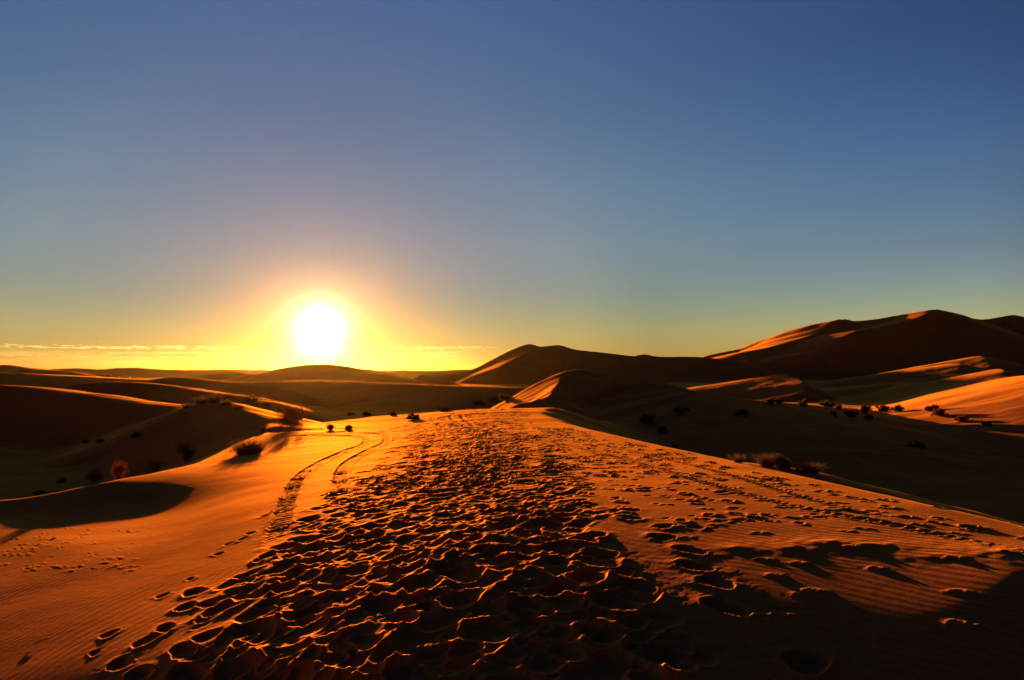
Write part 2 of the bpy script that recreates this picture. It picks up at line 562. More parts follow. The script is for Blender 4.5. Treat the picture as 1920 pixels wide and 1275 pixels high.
def ctr(y):
    """centre line and half width of the trampled path, by distance"""
    yk = [2, 4.6, 5.6, 7.4, 9, 12, 17.6, 24, 33, 42, 50]
    ck = [-.4, -.47, -.72, -.87, -.8, -.8, -.85, -1.2, -2.6, -1.2, -.6]
    wk = [1.3, 1.37, 1.48, 1.55, 1.6, 1.8, 1.95, 2.2, 3.1, 2.1, 1.5]
    return np.interp(y, yk, ck), np.interp(y, yk, wk)


prints = []
for q in range(3700):
    y = math.exp(rng.uniform(math.log(2.6), math.log(48)))
    c, w = ctr(y)
    t = rng.uniform(-1.18, 1.08)
    if abs(t) > 0.9 and rng.random() < 0.6:
        continue
    prints.append((c + t * w, y, 'p', 1.0))
for q in range(700):
    y = rng.uniform(7, 34)
    c, w = ctr(y)
    prints.append((c + 0.1 + rng.gauss(0, 0.22) * w, y, 'p', 0.85))
# stragglers on the right shelf
for q in range(520):
    y = rng.uniform(7.2, 26)
    c, w = ctr(y)
    x = c + w + rng.uniform(0, 1) * (5.4 - y * 0.16 - (c + w) + 0.7)
    prints.append((x, y, 's', 0.7))
for i_, (x, y, k, f) in enumerate(prints):
    fy = 1.0 - 0.25 * min(1, max(0, (y - 8) / 12))
    if k == 'p':
        s = rng.uniform(0.7, 1.35) * (1.2 if y < 8 else 1.05)
        if rng.random() < 0.4:
            s *= 0.6
        stamp(x, y, math.pi / 2 + 0.1 + rng.gauss(0, 0.5), 0.155 * s, 0.115 * s, 0.030 * s * f * fy * rng.uniform(0.4, 1.4), 0.016 * f * fy * rng.uniform(0.2, 1.5))
    else:
        s = rng.uniform(0.5, 1.0)
        stamp(x, y, rng.uniform(0, 6.28), 0.11 * s, 0.08 * s, 0.010, 0.022 * rng.uniform(0.2, 1.2))


def plane_at(px, py):
    x, y, z = at(px, py)
    return x, y


# single prints one can count in the photo
for px, py, s in [(1183, 958, 1), (1185, 972, 1), (1243, 988, 1), (1243, 1008, 1.1), (1290, 1033, 1.1), (1300, 1063, 1.15), (1340, 1093, 1.2), (1358, 1140, 1.25), (1510, 1245, 1.3),
                  (1250, 1235, 1.5), (1190, 1100, 1.3), (1145, 1130, 1.5), (1100, 1085, 1.4),
                  (205, 1190, .8), (280, 1200, 1.1), (345, 1222, 1.1), (310, 1178, .9), (225, 1247, 1.0), (262, 1266, 1.0), (350, 1140, 1.1), (365, 1112, 1.3), (305, 1118, .7),
                  (178, 1225, .5), (410, 1040, .7), (498, 968, .8), (357, 1087, .5), (470, 1000, .7), (455, 1012, .7), (430, 1020, .6), (390, 1135, 1.0)]:
    x, y = plane_at(px, py)
    stamp(x, y, math.pi / 2 + rng.gauss(0.2, 0.35), 0.14 * s, 0.095 * s, 0.035 * s, 0.016 * s)
# small clods and nicks, left flat and right shelf
for q in range(70):
    x, y = plane_at(rng.uniform(0, 260), rng.uniform(990, 1075))
    stamp(x, y, 0, 0.05, 0.035, 0.006, 0.010)
for q in range(70):
    y = rng.uniform(4.5, 9)
    stamp(rng.uniform(1.6, 5.5), y, 0, 0.06, 0.03, -0.002, rng.uniform(0.006, 0.022))


# low hummock that throws the shadow at the right, and small ones round it
for px, py, rx, ry, hh in [(1545, 1022, .26, .16, .028), (1640, 1025, .4, .14, .018), (1480, 1030, .12, .1, .02), (1380, 1030, .14, .1, .022), (1890, 1040, .3, .2, .03), (1760, 1045, .3, .12, .018)]:
    x, y = plane_at(px, py)
    w = window(x, y, 1.4)
    X, Y = (GX[w] - x) / rx, (GY[w] - y) / ry
    DET[w] += hh * np.exp(-np.sqrt(X * X + Y * Y + 0.05)) * (1 + 0.4 * perlin(GX[w] * 9, GY[w] * 9))

dm = (LAB > 0) & (GY > 40) & (GY < 400)
GZ[dm] += 0.035 * fbm(GX[dm] / 3.2 + 0.25 * GY[dm], GY[dm] / 2.0, 3, 0.55)
path_c, path_w = ctr(YR)
inpath = 1 - sstep(0.85, 1.3, np.abs(GX - path_c[:, None]) / path_w[:, None])
m = (GY > 2) & (GY < 50) & (inpath > 0)
DET[m] += inpath[m] * (0.007 * fbm(GX[m] * 4, GY[m] * 4, 3, 0.5) + 0.014 * fbm(GX[m] * 1.3, GY[m] * 1.3, 2))


def slump(A, passes, axis):
    """dry sand settles: soften the prints a little"""
    for _ in range(passes):
        B = A.copy()
        if axis:
            B[:, 1:-1] = 0.25 * A[:, :-2] + 0.5 * A[:, 1:-1] + 0.25 * A[:, 2:]
        else:
            B[1:-1] = 0.25 * A[:-2] + 0.5 * A[1:-1] + 0.25 * A[2:]
        A = B
    return A


_r0, _r1 = np.searchsorted(YR, (2.0, 11.0))
DET[_r0:_r1] = slump(slump(DET[_r0:_r1], 3, 1), 1, 0)
def track(pix, wid, depth, pitch=0.13, lad=0.012, rimf=0.6):
    """pressed wheel rut with tread ladder along a polyline of photo pixels"""
    p = np.array([plane_at(*q) for q in pix])
    c = catmull(np.c_[p, np.zeros(len(p))], 14)[:, :2]
    seg = np.r_[0, np.cumsum(np.hypot(*np.diff(c, axis=0).T))]
    nn = int(seg[-1] / 0.06)
    t = np.linspace(0, seg[-1], nn)
    cx, cy = np.interp(t, seg, c[:, 0]), np.interp(t, seg, c[:, 1])
    blk = 24
    for k in range(0, nn - 1, blk):
        xs, ys, ts = cx[k:k + blk + 1], cy[k:k + blk + 1], t[k:k + blk + 1]
        mx, my = xs.mean(), ys.mean()
        R = 0.9 + wid
        w = window(mx, my, R)
        if w is None:
            continue
        X, Y = GX[w], GY[w]
        best = np.full(X.shape, 1e9)
        tt = np.zeros(X.shape)
        for a in range(len(xs) - 1):
            vx, vy = xs[a + 1] - xs[a], ys[a + 1] - ys[a]
            L2 = vx * vx + vy * vy + 1e-12
            s = np.clip(((X - xs[a]) * vx + (Y - ys[a]) * vy) / L2, 0, 1)
            dd = np.hypot(X - xs[a] - s * vx, Y - ys[a] - s * vy)
            m = dd < best
            best = np.where(m, dd, best)
            tt = np.where(m, ts[a] + s * (ts[a + 1] - ts[a]), tt)
        e = best / (wid / 2)
        ok = (tt > ts[0] - 1e-9) & (tt < ts[-1]) & (e < 2.2)
        v = np.where(e < 1, -depth * (1 - e ** 4) - lad * (0.9 + 0.5 * perlin(GX[w] * 1.1, GY[w] * 1.1)) * np.sin(tt / pitch * 6.283 + 2.5 * e) * (1 - e ** 6), 0) + rimf * depth * np.exp(-((e - 1.1) / 0.22) ** 2) - 0.5 * depth * np.exp(-((e - 0.75) / 0.12) ** 2)
        D_ = DET[w]
        fd = np.clip(np.minimum(tt, seg[-1] - tt) / 1.2, 0, 1) * np.clip(0.8 + 0.9 * perlin(GX[w] * 0.9 + 7, GY[w] * 0.9), 0.35, 1)
        D_[:] = np.where(ok, np.where(e < 1.1, D_ * (1 - 0.7 * fd), D_) + v * fd, D_)
        TR[w] = np.maximum(TR[w], np.where(ok, np.clip(2 - e, 0, 1), 0))


track([(512, 1030), (524, 985), (540, 935), (562, 895), (600, 868), (650, 845), (684, 832), (682, 822), (640, 817), (560, 818), (500, 822)], 0.30, 0.021, 0.17, 0.006)
track([(650, 935), (638, 900), (650, 870), (690, 845), (722, 830), (722, 818), (690, 812), (630, 812)], 0.30, 0.021, 0.17, 0.006)
track([(880, 801), (866, 795), (848, 786), (843, 778)], 0.22, 0.05, rimf=0.1)
track([(893, 800), (882, 793), (868, 784), (863, 776)], 0.22, 0.05, rimf=0.1)
track([(500, 812), (600, 805), (700, 800)], 0.3, 0.04)
track([(520, 820), (620, 812), (660, 806)], 0.3, 0.04)
track([(1000, 820), (1160, 858), (1320, 905), (1500, 952), (1700, 990), (1915, 1035)], 0.22, 0.008, 0.13, 0.007)
track([(1010, 812), (1150, 838), (1300, 873), (1480, 925), (1650, 970)], 0.20, 0.006, 0.13, 0.006)

mm = (GY > 2) & (GY < 22) & (TR > 0)
DET[mm] += np.clip(TR[mm], 0, 1) * (0.0045 * fbm(GX[mm] * 13, GY[mm] * 13, 3, 0.65) + 0.006 * fbm(GX[mm] * 5, GY[mm] * 5, 2))
GZ = GZ + np.clip(DET, -0.09, 0.08)


def grid_mesh(name, mask, mat, normals, attrs):
    ny, nx = GX.shape
    q = mask
    idx = np.arange(ny * nx, dtype=np.int64).reshape(ny, nx)
    quads = np.stack([idx[:-1, :-1][q], idx[:-1, 1:][q], idx[1:, 1:][q], idx[1:, :-1][q]], 1)
    used = np.unique(quads)
    remap = np.full(ny * nx, -1, np.int64)
    remap[used] = np.arange(len(used))
    quads = remap[quads].astype(np.int32)
    co = np.stack([GX.ravel()[used], GY.ravel()[used], GZ.ravel()[used]], 1).astype(np.float32)
    me = bpy.data.meshes.new(name)
    me.vertices.add(len(co))
    me.vertices.foreach_set('co', co.ravel())
    me.loops.add(quads.size)
    me.loops.foreach_set('vertex_index', quads.ravel())
    me.polygons.add(len(quads))
    me.polygons.foreach_set('loop_start', np.arange(0, quads.size, 4, dtype=np.int32))
    me.polygons.foreach_set('use_smooth', np.ones(len(quads), bool))
    me.update(calc_edges=True)
    for k, v in attrs.items():
        a = me.attributes.new(k, 'FLOAT', 'POINT')
        a.data.foreach_set('value', v.ravel()[used].astype(np.float32))
    if normals is not None:
        me.normals_split_custom_set_from_vertices(normals.reshape(-1, 3)[used])
    me.materials.append(mat)
    o = bpy.data.objects.new(name, me)
    C.objects.link(o)
    o['kind'] = 'structure'
    return o


# ------------------------------------------------------------------ materials
def new_mat(name):
    m = bpy.data.materials.new(name)
    m.use_nodes = True
    t = m.node_tree
    return m, t, t.nodes['Principled BSDF']


def sand_material():
    m, t, b = new_mat('sand')
    tc = N(t, 'ShaderNodeNewGeometry').outputs['Position']

    def noise(scale, detail=3, rough=0.55, vec=tc):
        n = N(t, 'ShaderNodeTexNoise')
        n.inputs['Scale'].default_value = scale
        n.inputs['Detail'].default_value = detail
        n.inputs['Roughness'].default_value = rough
        t.links.new(vec, n.inputs['Vector'])
        return n.outputs[0]
    big = ramp(t, noise(0.06, 4), [(0.3, (0.44, 0.145, 0.046)), (0.7, (0.52, 0.182, 0.060))])
    grain = ramp(t, noise(260, 2), [(0.25, (0.72, 0.70, 0.68)), (0.75, (1.15, 1.15, 1.15))])
    col = mixc(t, 1.0, big, grain, 'MULTIPLY')
    patch = ramp(t, noise(9, 5, 0.7), [(0.3, (0.86, 0.84, 0.82)), (0.7, (1.12, 1.12, 1.12))])
    col = mixc(t, 1.0, col, patch, 'MULTIPLY')
    specks = ramp(t, noise(85, 1, 0.5), [(0.27, (0.45, 0.42, 0.40)), (0.33, (1.0, 1.0, 1.0))])
    col = mixc(t, 1.0, col, specks, 'MULTIPLY')
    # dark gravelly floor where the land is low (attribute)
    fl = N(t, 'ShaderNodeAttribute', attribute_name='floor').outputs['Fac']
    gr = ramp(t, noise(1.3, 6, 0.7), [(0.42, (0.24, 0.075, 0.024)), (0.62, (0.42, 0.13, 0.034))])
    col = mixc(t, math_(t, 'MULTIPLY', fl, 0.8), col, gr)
    t.links.new(col, b.inputs['Base Color'])
    b.inputs['Roughness'].default_value = 0.9
    b.inputs['Specular IOR Level'].default_value = 0.0
    # wind ripples: two fields with their own bearing
    rip = []
    for nm, ang_, wl in (('ripa', math.radians(48), 0.125), ('ripb', math.radians(168), 0.115)):
        mp = N(t, 'ShaderNodeMapping')
        mp.inputs['Rotation'].default_value = (0, 0, -ang_)
        wob = N(t, 'ShaderNodeTexNoise')
        wob.inputs['Scale'].default_value = 0.45
        wob.inputs['Detail'].default_value = 2
        t.links.new(tc, wob.inputs['Vector'])
        sc_ = N(t, 'ShaderNodeVectorMath', operation='SCALE')
        sc_.inputs['Scale'].default_value = 1.1
        t.links.new(wob.outputs['Color'], sc_.inputs[0])
        av = N(t, 'ShaderNodeVectorMath', operation='ADD')
        t.links.new(tc, av.inputs[0])
        t.links.new(sc_.outputs[0], av.inputs[1])
        t.links.new(av.outputs[0], mp.inputs['Vector'])
        wv = N(t, 'ShaderNodeTexWave', wave_type='BANDS', bands_direction='X', wave_profile='SIN')
        wv.inputs['Scale'].default_value = 0.314 / wl
        wv.inputs['Distortion'].default_value = 2.6
        wv.inputs['Detail'].default_value = 2.0
        wv.inputs['Detail Scale'].default_value = 0.35
        wv.inputs['Detail Roughness'].default_value = 0.6
        t.links.new(mp.outputs[0], wv.inputs['Vector'])
        at_ = N(t, 'ShaderNodeAttribute', attribute_name=nm).outputs['Fac']
        rip.append(math_(t, 'MULTIPLY', wv.outputs['Fac'], at_))
    hgt = math_(t, 'MULTIPLY', math_(t, 'ADD', rip[0], rip[1]), 0.0034)
    hgt = math_(t, 'ADD', hgt, math_(t, 'MULTIPLY', noise(42, 4, 0.75), 0.0030))
    hgt = math_(t, 'ADD', hgt, math_(t, 'MULTIPLY', noise(6, 4, 0.6), 0.006))
    bp = N(t, 'ShaderNodeBump')
    bp.inputs['Strength'].default_value = 1.0
    bp.inputs['Distance'].default_value = 1.0
    t.links.new(hgt, bp.inputs['Height'])
    t.links.new(bp.outputs[0], b.inputs['Normal'])
    # grazing gloss, its gold tint standing in for lens glare below the sun
    gl = N(t, 'ShaderNodeBsdfAnisotropic')
    gl.inputs['Color'].default_value = (1.0, 0.43, 0.045, 1)
    gl.inputs['Roughness'].default_value = 0.8
    t.links.new(bp.outputs[0], gl.inputs['Normal'])
    fr = N(t, 'ShaderNodeFresnel')
    fr.inputs['IOR'].default_value = 1.085
    mx = N(t, 'ShaderNodeMixShader')
    t.links.new(fr.outputs[0], mx.inputs[0])
    t.links.new(b.outputs[0], mx.inputs[1])
    t.links.new(gl.outputs[0], mx.inputs[2])
    t.links.new(mx.outputs[0], t.nodes['Material Output'].inputs[0])
    return m


SAND = sand_material()
# ripple masks and valley floor mask
nz = fbm(GX / 2.2 + 40, GY / 2.2, 3)
left = sstep(0.3, -0.3, (GX - path_c[:, None]) / path_w[:, None])
clean = 1 - np.clip(TR, 0, 1)
off = sstep(0.8, 1.15, np.abs(GX - path_c[:, None]) / path_w[:, None]) + (GY > 50)
fade = 1 - 0.8 * sstep(30, 120, GY)
ripa = clean * np.clip(off, 0, 1) * (1 - left) * np.clip(0.75 + 0.8 * nz, 0.1, 1) * fade
ripb = clean * np.clip(off, 0, 1) * left * np.clip(0.42 + 0.9 * nz, 0.05, 1) * fade
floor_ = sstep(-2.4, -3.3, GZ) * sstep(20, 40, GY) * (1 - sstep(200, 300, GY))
# vertex normals of the whole sheet, shared by all pieces so that no seam shows
P = np.stack([GX, GY, GZ], 2)
du = np.empty_like(P)
dv = np.empty_like(P)
du[:, 1:-1] = P[:, 2:] - P[:, :-2]
du[:, 0] = P[:, 1] - P[:, 0]
du[:, -1] = P[:, -1] - P[:, -2]
dv[1:-1] = P[2:] - P[:-2]
dv[0] = P[1] - P[0]
dv[-1] = P[-1] - P[-2]
NRM = np.cross(du, dv)
NRM /= np.linalg.norm(NRM, axis=2, keepdims=True) + 1e-12
NRM = NRM.astype(np.float32)
del du, dv, P
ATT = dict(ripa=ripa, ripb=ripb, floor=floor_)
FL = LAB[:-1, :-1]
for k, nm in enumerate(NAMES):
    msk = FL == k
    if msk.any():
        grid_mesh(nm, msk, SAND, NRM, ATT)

# ------------------------------------------------------------------ plants
def plant_material(name, c1, c2, trans):
    m, t, b = new_mat(name)
    n = N(t, 'ShaderNodeTexNoise')
    n.inputs['Scale'].default_value = 7
    g = N(t, 'ShaderNodeNewGeometry')
    t.links.new(g.outputs['Position'], n.inputs['Vector'])
    c = ramp(t, n.outputs[0], [(0.35, c1), (0.65, c2)])
    t.links.new(c, b.inputs['Base Color'])
    b.inputs['Roughness'].default_value = 0.8
    b.inputs['Specular IOR Level'].default_value = 0.1
    tr = N(t, 'ShaderNodeBsdfTranslucent')
    t.links.new(c, tr.inputs[0])
    mx = N(t, 'ShaderNodeMixShader')
    mx.inputs[0].default_value = trans
    t.links.new(b.outputs[0], mx.inputs[1])
    t.links.new(tr.outputs[0], mx.inputs[2])
    t.links.new(mx.outputs[0], t.nodes['Material Output'].inputs[0])
    return m


M_STRAW = plant_material('dry_straw', (0.15, 0.075, 0.022), (0.26, 0.14, 0.045), 0.22)
M_GREEN = plant_material('olive_leaf', (0.10, 0.075, 0.024), (0.16, 0.12, 0.038), 0.2)
M_LIME = plant_material('sunlit_leaf', (0.09, 0.10, 0.018), (0.15, 0.15, 0.03), 0.2)
M_RED = plant_material('rusty_leaf', (0.14, 0.038, 0.012), (0.26, 0.07, 0.02), 0.2)
M_RUST = plant_material('rust_foliage', (0.14, 0.034, 0.012), (0.24, 0.06, 0.02), 0.18)
M_TWIG = plant_material('twig', (0.12, 0.052, 0.02), (0.20, 0.09, 0.034), 0.1)
M_STONE = plant_material('pale_stone', (0.55, 0.48, 0.40), (0.75, 0.70, 0.62), 0.0)


def mesh_obj(name, verts, faces, mat, parent=None, smooth=False):
    me = bpy.data.meshes.new(name)
    me.from_pydata(verts, [], faces)
    if smooth:
        me.polygons.foreach_set('use_smooth', [True] * len(me.polygons))
    me.materials.append(mat)
    me.update()
    o = bpy.data.objects.new(name, me)
    C.objects.link(o)
    if parent:
        o.parent = parent
    return o


def blades(rg, n, rad, h, lean, wid, droop=0.5, ry=0.5):
    """tapering bent strips rising from an oval clump"""
    V, Fc = [], []
    for _ in range(n):
        a = rg.uniform(0, 6.283)
        q = rad * math.sqrt(rg.random()) * 0.55
        bx, by = q * math.cos(a), q * math.sin(a) * ry * 2 * 0.8
        a2 = a + rg.gauss(0, 0.7)
        L = h * rg.uniform(0.45, 1.1) * (1 - 0.35 * q / rad)
        ln = lean * rg.uniform(0.2, 1.2) * (0.3 + q / rad)
        wx, wy = -math.sin(a2 + rg.uniform(-1, 1)) * wid, math.cos(a2 + rg.uniform(-1, 1)) * wid
        base = len(V)
        for k in range(5):
            t = k / 4
            hor = ln * L * (t + droop * t * t)
            z = L * (t - 0.28 * droop * ln * t * t) - 0.03 * (k == 0)
            w = 1 - 0.85 * t
            px_, py_ = bx + math.cos(a2) * hor, by + math.sin(a2) * hor
            V += [(px_ - wx * w, py_ - wy * w, z), (px_ + wx * w, py_ + wy * w, z)]
        for k in range(4):
            i = base + 2 * k
            Fc.append((i, i + 1, i + 3, i + 2))
    return V, Fc


def twigs(rg, n, rad, h):
    """branching woody stems as thin three-sided tubes; also returns the tips"""
    V, Fc, tips = [], [], []

    def tube(p, q, r0, r1):
        b = len(V)
        for (c, r_) in ((p, r0), (q, r1)):
            for k in range(3):
                a = k * 2.094
                V.append((c[0] + r_ * math.cos(a), c[1] + r_ * math.sin(a), c[2]))
        for k in range(3):
            k2 = (k + 1) % 3
            Fc.append((b + k, b + k2, b + 3 + k2, b + 3 + k))

    def grow(p, d, L, r_, lv):
        q = tuple(p[i] + d[i] * L for i in range(3))
        tube(p, q, r_, r_ * 0.65)
        if lv == 0:
            tips.append(q)
            return
        for _ in range(rg.choice((2, 3))):
            nd = [d[0] + rg.gauss(0, 0.42), d[1] + rg.gauss(0, 0.42), d[2] + rg.gauss(0.05, 0.25)]
            m_ = math.sqrt(sum(v * v for v in nd))
            nd = [v / m_ for v in nd]
            tips.append(q)
            grow(q, nd, L * rg.uniform(0.6, 0.85), r_ * 0.6, lv - 1)
    for _ in range(n):
        a = rg.uniform(0, 6.283)
        l_ = rg.uniform(0.1, 1.9) ** 1.2
        if rg.random() < 0.7:
            tips.append((math.cos(a) * rad * rg.uniform(0.3, 0.95), math.sin(a) * rad * rg.uniform(0.3, 0.95), h * rg.uniform(0.05, 0.25)))
        dx_, dy_ = math.cos(a) * l_ * rad / h, math.sin(a) * l_ * rad / h
        m_ = math.sqrt(dx_ * dx_ + dy_ * dy_ + 1)
        grow((rg.uniform(-.1, .1) * rad, rg.uniform(-.1, .1) * rad, -0.04), (dx_ / m_, dy_ / m_, 1 / m_), 0.36 * h * rg.choice((0.5, 0.75, 1.0, 1.15, 1.35)) * (1 + 0.3 * l_), 0.012 * h + 0.002, 3)
    return V, Fc, tips


def leaves(rg, tips, per, size, spread):
    V, Fc = [], []
    for t in tips:
        for _ in range(per):
            c = [t[i] + rg.gauss(0, spread) for i in range(3)]
            c[2] = max(c[2], 0.02)
            u = [rg.gauss(0, 1) for _ in range(3)]
            w = [rg.gauss(0, 1) for _ in range(3)]
            mu, mw = math.sqrt(sum(k * k for k in u)), math.sqrt(sum(k * k for k in w))
            s = size * rg.uniform(0.5, 1.3)
            u = [k / mu * s for k in u]
            w = [k / mw * s * 0.45 for k in w]
            b = len(V)
            V += [tuple(c[i] - u[i] for i in range(3)), tuple(c[i] + w[i] for i in range(3)), tuple(c[i] + u[i] for i in range(3)), tuple(c[i] - w[i] for i in range(3))]
            Fc.append((b, b + 1, b + 2, b + 3))
    return V, Fc


def put(o, px, py, label, cat, group, D=None):
    if D:
        x, y = (px - 960) / F * D, D
        z = float(land(np.array([x]), np.array([y]))[0])
    else:
        x, y, z = at(px, py)
    o.location = (x, y, z - 0.01)
    o['label'] = label
    o['category'] = cat
    if group:
        o['group'] = group
    return y


seed = [100]


def grass(px, py, wpx, hpx, label, group='dry grass clumps on the dunes', mat=None, n=None):
    seed[0] += 1
    rg = random.Random(seed[0])
    x, y, z = at(px, py)
    rad, h = wpx / F * y / 2, hpx / F * y
    V, Fc = blades(rg, n or 420, rad, h, 1.1, max(0.003, 0.00045 * y), 0.6)
    V = [(a * 1.0, b, c) for a, b, c in V]
    o = mesh_obj('grass_clump', V, Fc, mat or M_STRAW)
    put(o, px, py, label, 'grass clump', group)
    return o


def bush(px, py, wpx, hpx, label, mat, group='desert bushes', leaf=1.0, name='desert_bush', per=5, D=None):
    seed[0] += 1
    rg = random.Random(seed[0])
    x, y, z = at(px, py) if D is None else (0, D, 0)
    rad, h = wpx / F * y / 2, hpx / F * y
    V, Fc, tips = twigs(rg, 13, rad, h)
    mx = max(max(abs(t[0]) for t in tips), 1e-3)
    mz = max(t[2] for t in tips)
    sx, sz_ = rad / mx, h / mz
    V = [(a * sx, b * sx, c * sz_) for a, b, c in V]
    tips = [(a * sx, b * sx, c * sz_) for a, b, c in tips]
    root = bpy.data.objects.new(name, None)
    C.objects.link(root)
    root.empty_display_size = 0.1
    mesh_obj('stems', V, Fc, M_TWIG, root)
    LV, LF = leaves(rg, tips, per, max(0.018 * leaf, 0.0009 * y * leaf), 0.085 * (rad + h) / 2)
    mesh_obj('foliage', LV, LF, mat, root)
    put(root, px, py, label, 'bush', group, D)
    return root


# --- left of the tracks
bush(462, 852, 62, 20, 'dark dry bush on the sand brink casting a long shadow, left of the tyre tracks', M_TWIG, leaf=0.8)
grass(468, 851, 66, 32, 'bristling dry grass on the lit sand brink, just above the long bush shadow', n=900)
bush(546, 800, 66, 44, 'big rounded dark bush directly under the sun, at the far end of the golden flat', M_TWIG, leaf=0.9, per=9)
grass(552, 786, 60, 34, 'tall wispy grass growing through the big dark bush under the sun', n=260)
bush(225, 899, 38, 46, 'round rust red bush glowing at the end of the rippled sand lip', M_RUST, per=14, leaf=0.8, D=18.2)
bush(175, 905, 30, 24, 'dim brown bush in shadow just left of the round rust red bush', M_TWIG, per=4)
bush(292, 884, 28, 28, 'dim straw coloured bush in shadow, between the rust red bush and the olive bush', M_STRAW, per=4, leaf=.7)
bush(348, 866, 46, 34, 'olive green bush in shadow behind the lip, left of the bristling grass', M_GREEN, per=7)
bush(118, 905, 18, 8, 'flat dark shrub on the shaded floor, left of the red bush', M_TWIG, per=4)
bush(72, 928, 26, 8, 'low flat dark shrub on the shaded sand near the left edge', M_TWIG, per=4)
for i, (px, py, w, h) in enumerate([(352, 766, 26, 12), (378, 757, 34, 16), (402, 755, 36, 20), (425, 762, 26, 14), (446, 769, 22, 12)]):
    grass(px, py, w, h, ['short grass tuft at the left foot of the dark grassy mound', 'feathery reddish grass tuft on the left shoulder of the dark grassy mound', 'tallest feathery grass tuft on top of the dark grassy mound',
                         'grass tuft just right of the top of the dark grassy mound', 'small tuft on the right slope of the dark grassy mound'][i], 'grass tufts along the grassy mound', M_STRAW, 260)
for i, (px, py, w, h) in enumerate([(470, 755, 40, 20), (500, 762, 26, 10), (525, 772, 18, 8)]):
    grass(px, py, w, h, ['feathery grass tuft behind the right end of the dark grassy mound', 'low grass tuft between the grassy mound and the big bush under the sun', 'tiny grass tuft just left of the big bush under the sun'][i], 'grass tufts on the golden flat', M_STRAW, 200)
bush(620, 806, 16, 12, 'small upright shrub on the golden flat, left of the lying shrub', M_TWIG, 'shrubs on the golden flat', per=4)
bush(652, 806, 18, 8, 'low lying shrub on the golden flat, just right of the small upright one', M_TWIG, 'shrubs on the golden flat', per=5)
bush(493, 813, 12, 12, 'tiny shrub at the left end of the crossing wheel tracks', M_TWIG, 'shrubs on the golden flat', per=4)
bush(778, 786, 30, 10, 'low dark shrub at the left foot of the hump with the twin ruts', M_TWIG, per=8)
# --- behind the hump
for i, (px, py, w, h) in enumerate([(836, 771, 34, 10), (897, 760, 26, 10), (925, 757, 34, 16), (948, 751, 26, 12), (690, 780, 16, 7), (735, 779, 14, 6), (660, 779, 14, 5)]):
    bush(px, py, w, h, ['dark low bush behind the hump, left of the twin ruts', 'dark bush behind the twin ruts, lower one of the row', 'biggest dark bush of the row climbing behind the hump',
                        'dark bush at the top right end of the row behind the hump', 'tiny dark shrub in the shaded hollow below the sun, right of centre', 'tiny dark shrub in the hollow left of the hump', 'tiny dark shrub in the hollow straight below the sun'][i],
         M_GREEN if i in (1, 3) else M_TWIG, 'dark bushes behind the hump', per=6)
# --- right valley
grass(1385, 868, 16, 22, 'slim straw coloured grass tuft, leftmost behind the right brink', n=200)
grass(1438, 875, 36, 30, 'glowing straw coloured grass clump behind the right brink, left of the green bush', n=500)
bush(1468, 877, 42, 24, 'dark green bush beside the glowing grass clump behind the right brink', M_GREEN, per=10)
grass(1500, 886, 24, 12, 'low dry tuft between the green bush and the arching grass, behind the right brink', n=200)
grass(1522, 888, 34, 26, 'arching dry grass clump, rightmost behind the right brink', n=420)
grass(1265, 838, 14, 8, 'small dark tuft peeping over the right brink', n=100)
for i, (px, py, w, h, m_) in enumerate([(1440, 758, 22, 10, M_RED), (1460, 758, 14, 9, M_RED), (1507, 762, 22, 13, M_LIME), (1552, 763, 32, 12, M_LIME), (1574, 768, 10, 9, M_LIME)]):
    bush(px, py, w, h, ['rusty bush in the right valley, left one of the rusty pair', 'smaller rusty bush in the right valley, right one of the pair', 'rounded lime green bush, leftmost of the green ones in the right valley',
                        'widest lime green bush in the right valley', 'smallest lime green bush, right end of the green row'][i], m_, 'bushes in the right valley', per=10)
for i, (px, py, w, h) in enumerate([(1565, 782, 12, 10), (1597, 782, 26, 14), (1620, 776, 22, 16), (1655, 772, 24, 14), (1683, 771, 20, 12), (1630, 786, 16, 8)]):
    bush(px, py, w, h, ['leftmost reddish bush at the toe of the sunlit slope', 'wide reddish bush at the toe of the sunlit slope, second from the left', 'tallest reddish bush at the toe of the sunlit slope',
                        'reddish bush right of the tallest, at the toe of the sunlit slope', 'rightmost reddish bush at the toe of the sunlit slope', 'small low bush just below the tallest reddish bush'][i], M_RED, 'reddish bushes at the toe of the sunlit slope', per=7)
for i, (px, py, w, h) in enumerate([(1745, 772, 22, 12), (1765, 782, 30, 14), (1800, 792, 22, 12), (1850, 798, 14, 8)]):
    bush(px, py, w, h, ['uppermost dark bush casting a shadow on the sunlit slope', 'widest dark bush casting a shadow on the sunlit slope', 'lower dark bush on the sunlit slope, near the shadow edge',
                        'small dark bush far right at the foot of the sunlit slope'][i], M_RED, 'bushes on the sunlit slope', per=10)
for i, (px, py, w, h) in enumerate([(1215, 792, 36, 18), (1275, 778, 32, 14), (1390, 778, 28, 9), (1240, 812, 24, 12), (1720, 838, 36, 9)]):
    bush(px, py, w, h, ['broad dark bush in shadow right of the spur dune', 'dark bush higher up in shadow right of the spur dune', 'flat dark bush in the middle of the shaded valley', 'dark bush just behind the right brink near its upper end',
                        'flat broad bush in deep shadow below the sunlit slope'][i],
         M_GREEN, 'dark bushes on the shaded floor', per=4, leaf=1.2)
for i, (px, py, w, h) in enumerate([(160, 832, 12, 7), (187, 830, 14, 7), (255, 820, 20, 10)]):
    bush(px, py, w, h, ['tiny shrub on the shaded floor at left, left one of a close pair', 'tiny shrub on the shaded floor at left, right one of a close pair', 'largest of the tiny shrubs below the left dune'][i], M_TWIG, 'tiny shrubs below the left dune', per=5)


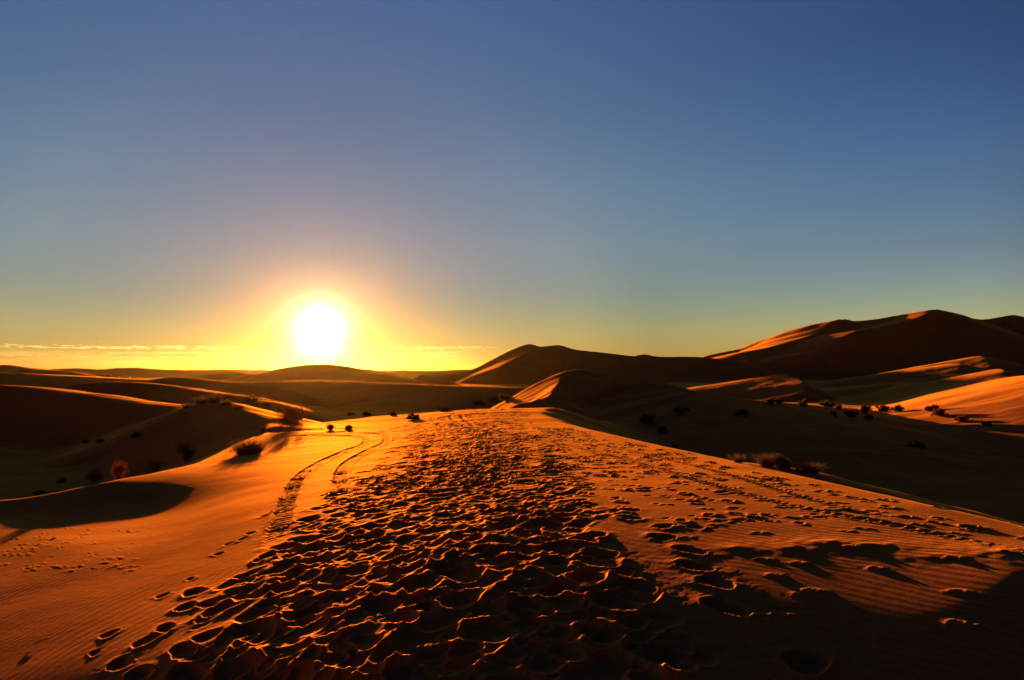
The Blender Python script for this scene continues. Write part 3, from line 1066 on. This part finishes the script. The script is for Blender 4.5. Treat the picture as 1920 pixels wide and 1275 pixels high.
def stone(px, py, s, label):
    rg = random.Random(int(px))
    V, Fc = [], []
    n1, n2 = 6, 9
    for i in range(n1 + 1):
        for j in range(n2):
            a, b = math.pi * i / n1, 6.283 * j / n2
            q = s * (1 + 0.18 * math.sin(3 * a + b * 2 + px))
            V.append((q * math.sin(a) * math.cos(b), 0.7 * q * math.sin(a) * math.sin(b), 0.45 * q * math.cos(a)))
    for i in range(n1):
        for j in range(n2):
            Fc.append((i * n2 + j, i * n2 + (j + 1) % n2, (i + 1) * n2 + (j + 1) % n2, (i + 1) * n2 + j))
    o = mesh_obj('pale_stone', V, Fc, M_STONE, smooth=True)
    put(o, px, py, label, 'stone', 'pale pebbles on the sand')
    o.location.z += 0.3 * s


def twig(px, py, L, yaw, label):
    V, Fc = [], []
    n_ = 7
    for i in range(n_):
        t_ = i / (n_ - 1)
        rr_ = 0.006 * (1 - 0.5 * t_) * (1.5 if i == n_ - 2 else 1)
        for k in range(5):
            a = k * 1.2566
            V.append((L * (t_ - 0.5), 0.01 * math.sin(t_ * 5) + rr_ * math.cos(a), 0.012 + 0.025 * t_ + rr_ * math.sin(a)))
    for i in range(n_ - 1):
        for k in range(5):
            Fc.append((i * 5 + k, i * 5 + (k + 1) % 5, (i + 1) * 5 + (k + 1) % 5, (i + 1) * 5 + k))
    Fc += [tuple(range(4, -1, -1)), tuple(range((n_ - 1) * 5, n_ * 5))]
    o = mesh_obj('dry_twig', V, Fc, M_TWIG, smooth=True)
    put(o, px, py, label, 'twig', None)
    o.rotation_euler = (0, 0, yaw)


twig(78, 1205, 0.11, 1.15, 'short dark twig lying alone on the rippled sand at bottom left')
stone(128, 1186, 0.012, 'tiny bright pebble on the left sand, near the dark twig')
stone(1556, 921, 0.035, 'pale pebble on the right shelf close to the brink, lowest of the three')
stone(1291, 850, 0.04, 'bright pebble right at the brink, farthest of the three')
stone(1348, 957, 0.014, 'tiny bright pebble in the middle of the right shelf')

# ------------------------------------------------------------------ added haze volume, its golden glow stands in for lens glare
HAZE = 1.25e-5
hv = [(-5200, -700, -60), (5200, -700, -60), (5200, 6800, -60), (-5200, 6800, -60), (-5200, -700, 55), (5200, -700, 55), (5200, 6800, 55), (-5200, 6800, 55)]
hf = [(0, 3, 2, 1), (4, 5, 6, 7), (0, 1, 5, 4), (1, 2, 6, 5), (2, 3, 7, 6), (3, 0, 4, 7)]
hm = bpy.data.materials.new('glare_haze')
hm.use_nodes = True
ht = hm.node_tree
ht.nodes.remove(ht.nodes['Principled BSDF'])
pv = N(ht, 'ShaderNodeVolumePrincipled')
pv.inputs['Color'].default_value = (0.95, 0.72, 0.16, 1)
pv.inputs['Density'].default_value = HAZE
pv.inputs['Anisotropy'].default_value = 0.9
ht.links.new(pv.outputs[0], ht.nodes['Material Output'].inputs['Volume'])
haze = mesh_obj('haze', hv, hf, hm)
haze['kind'] = 'stuff'
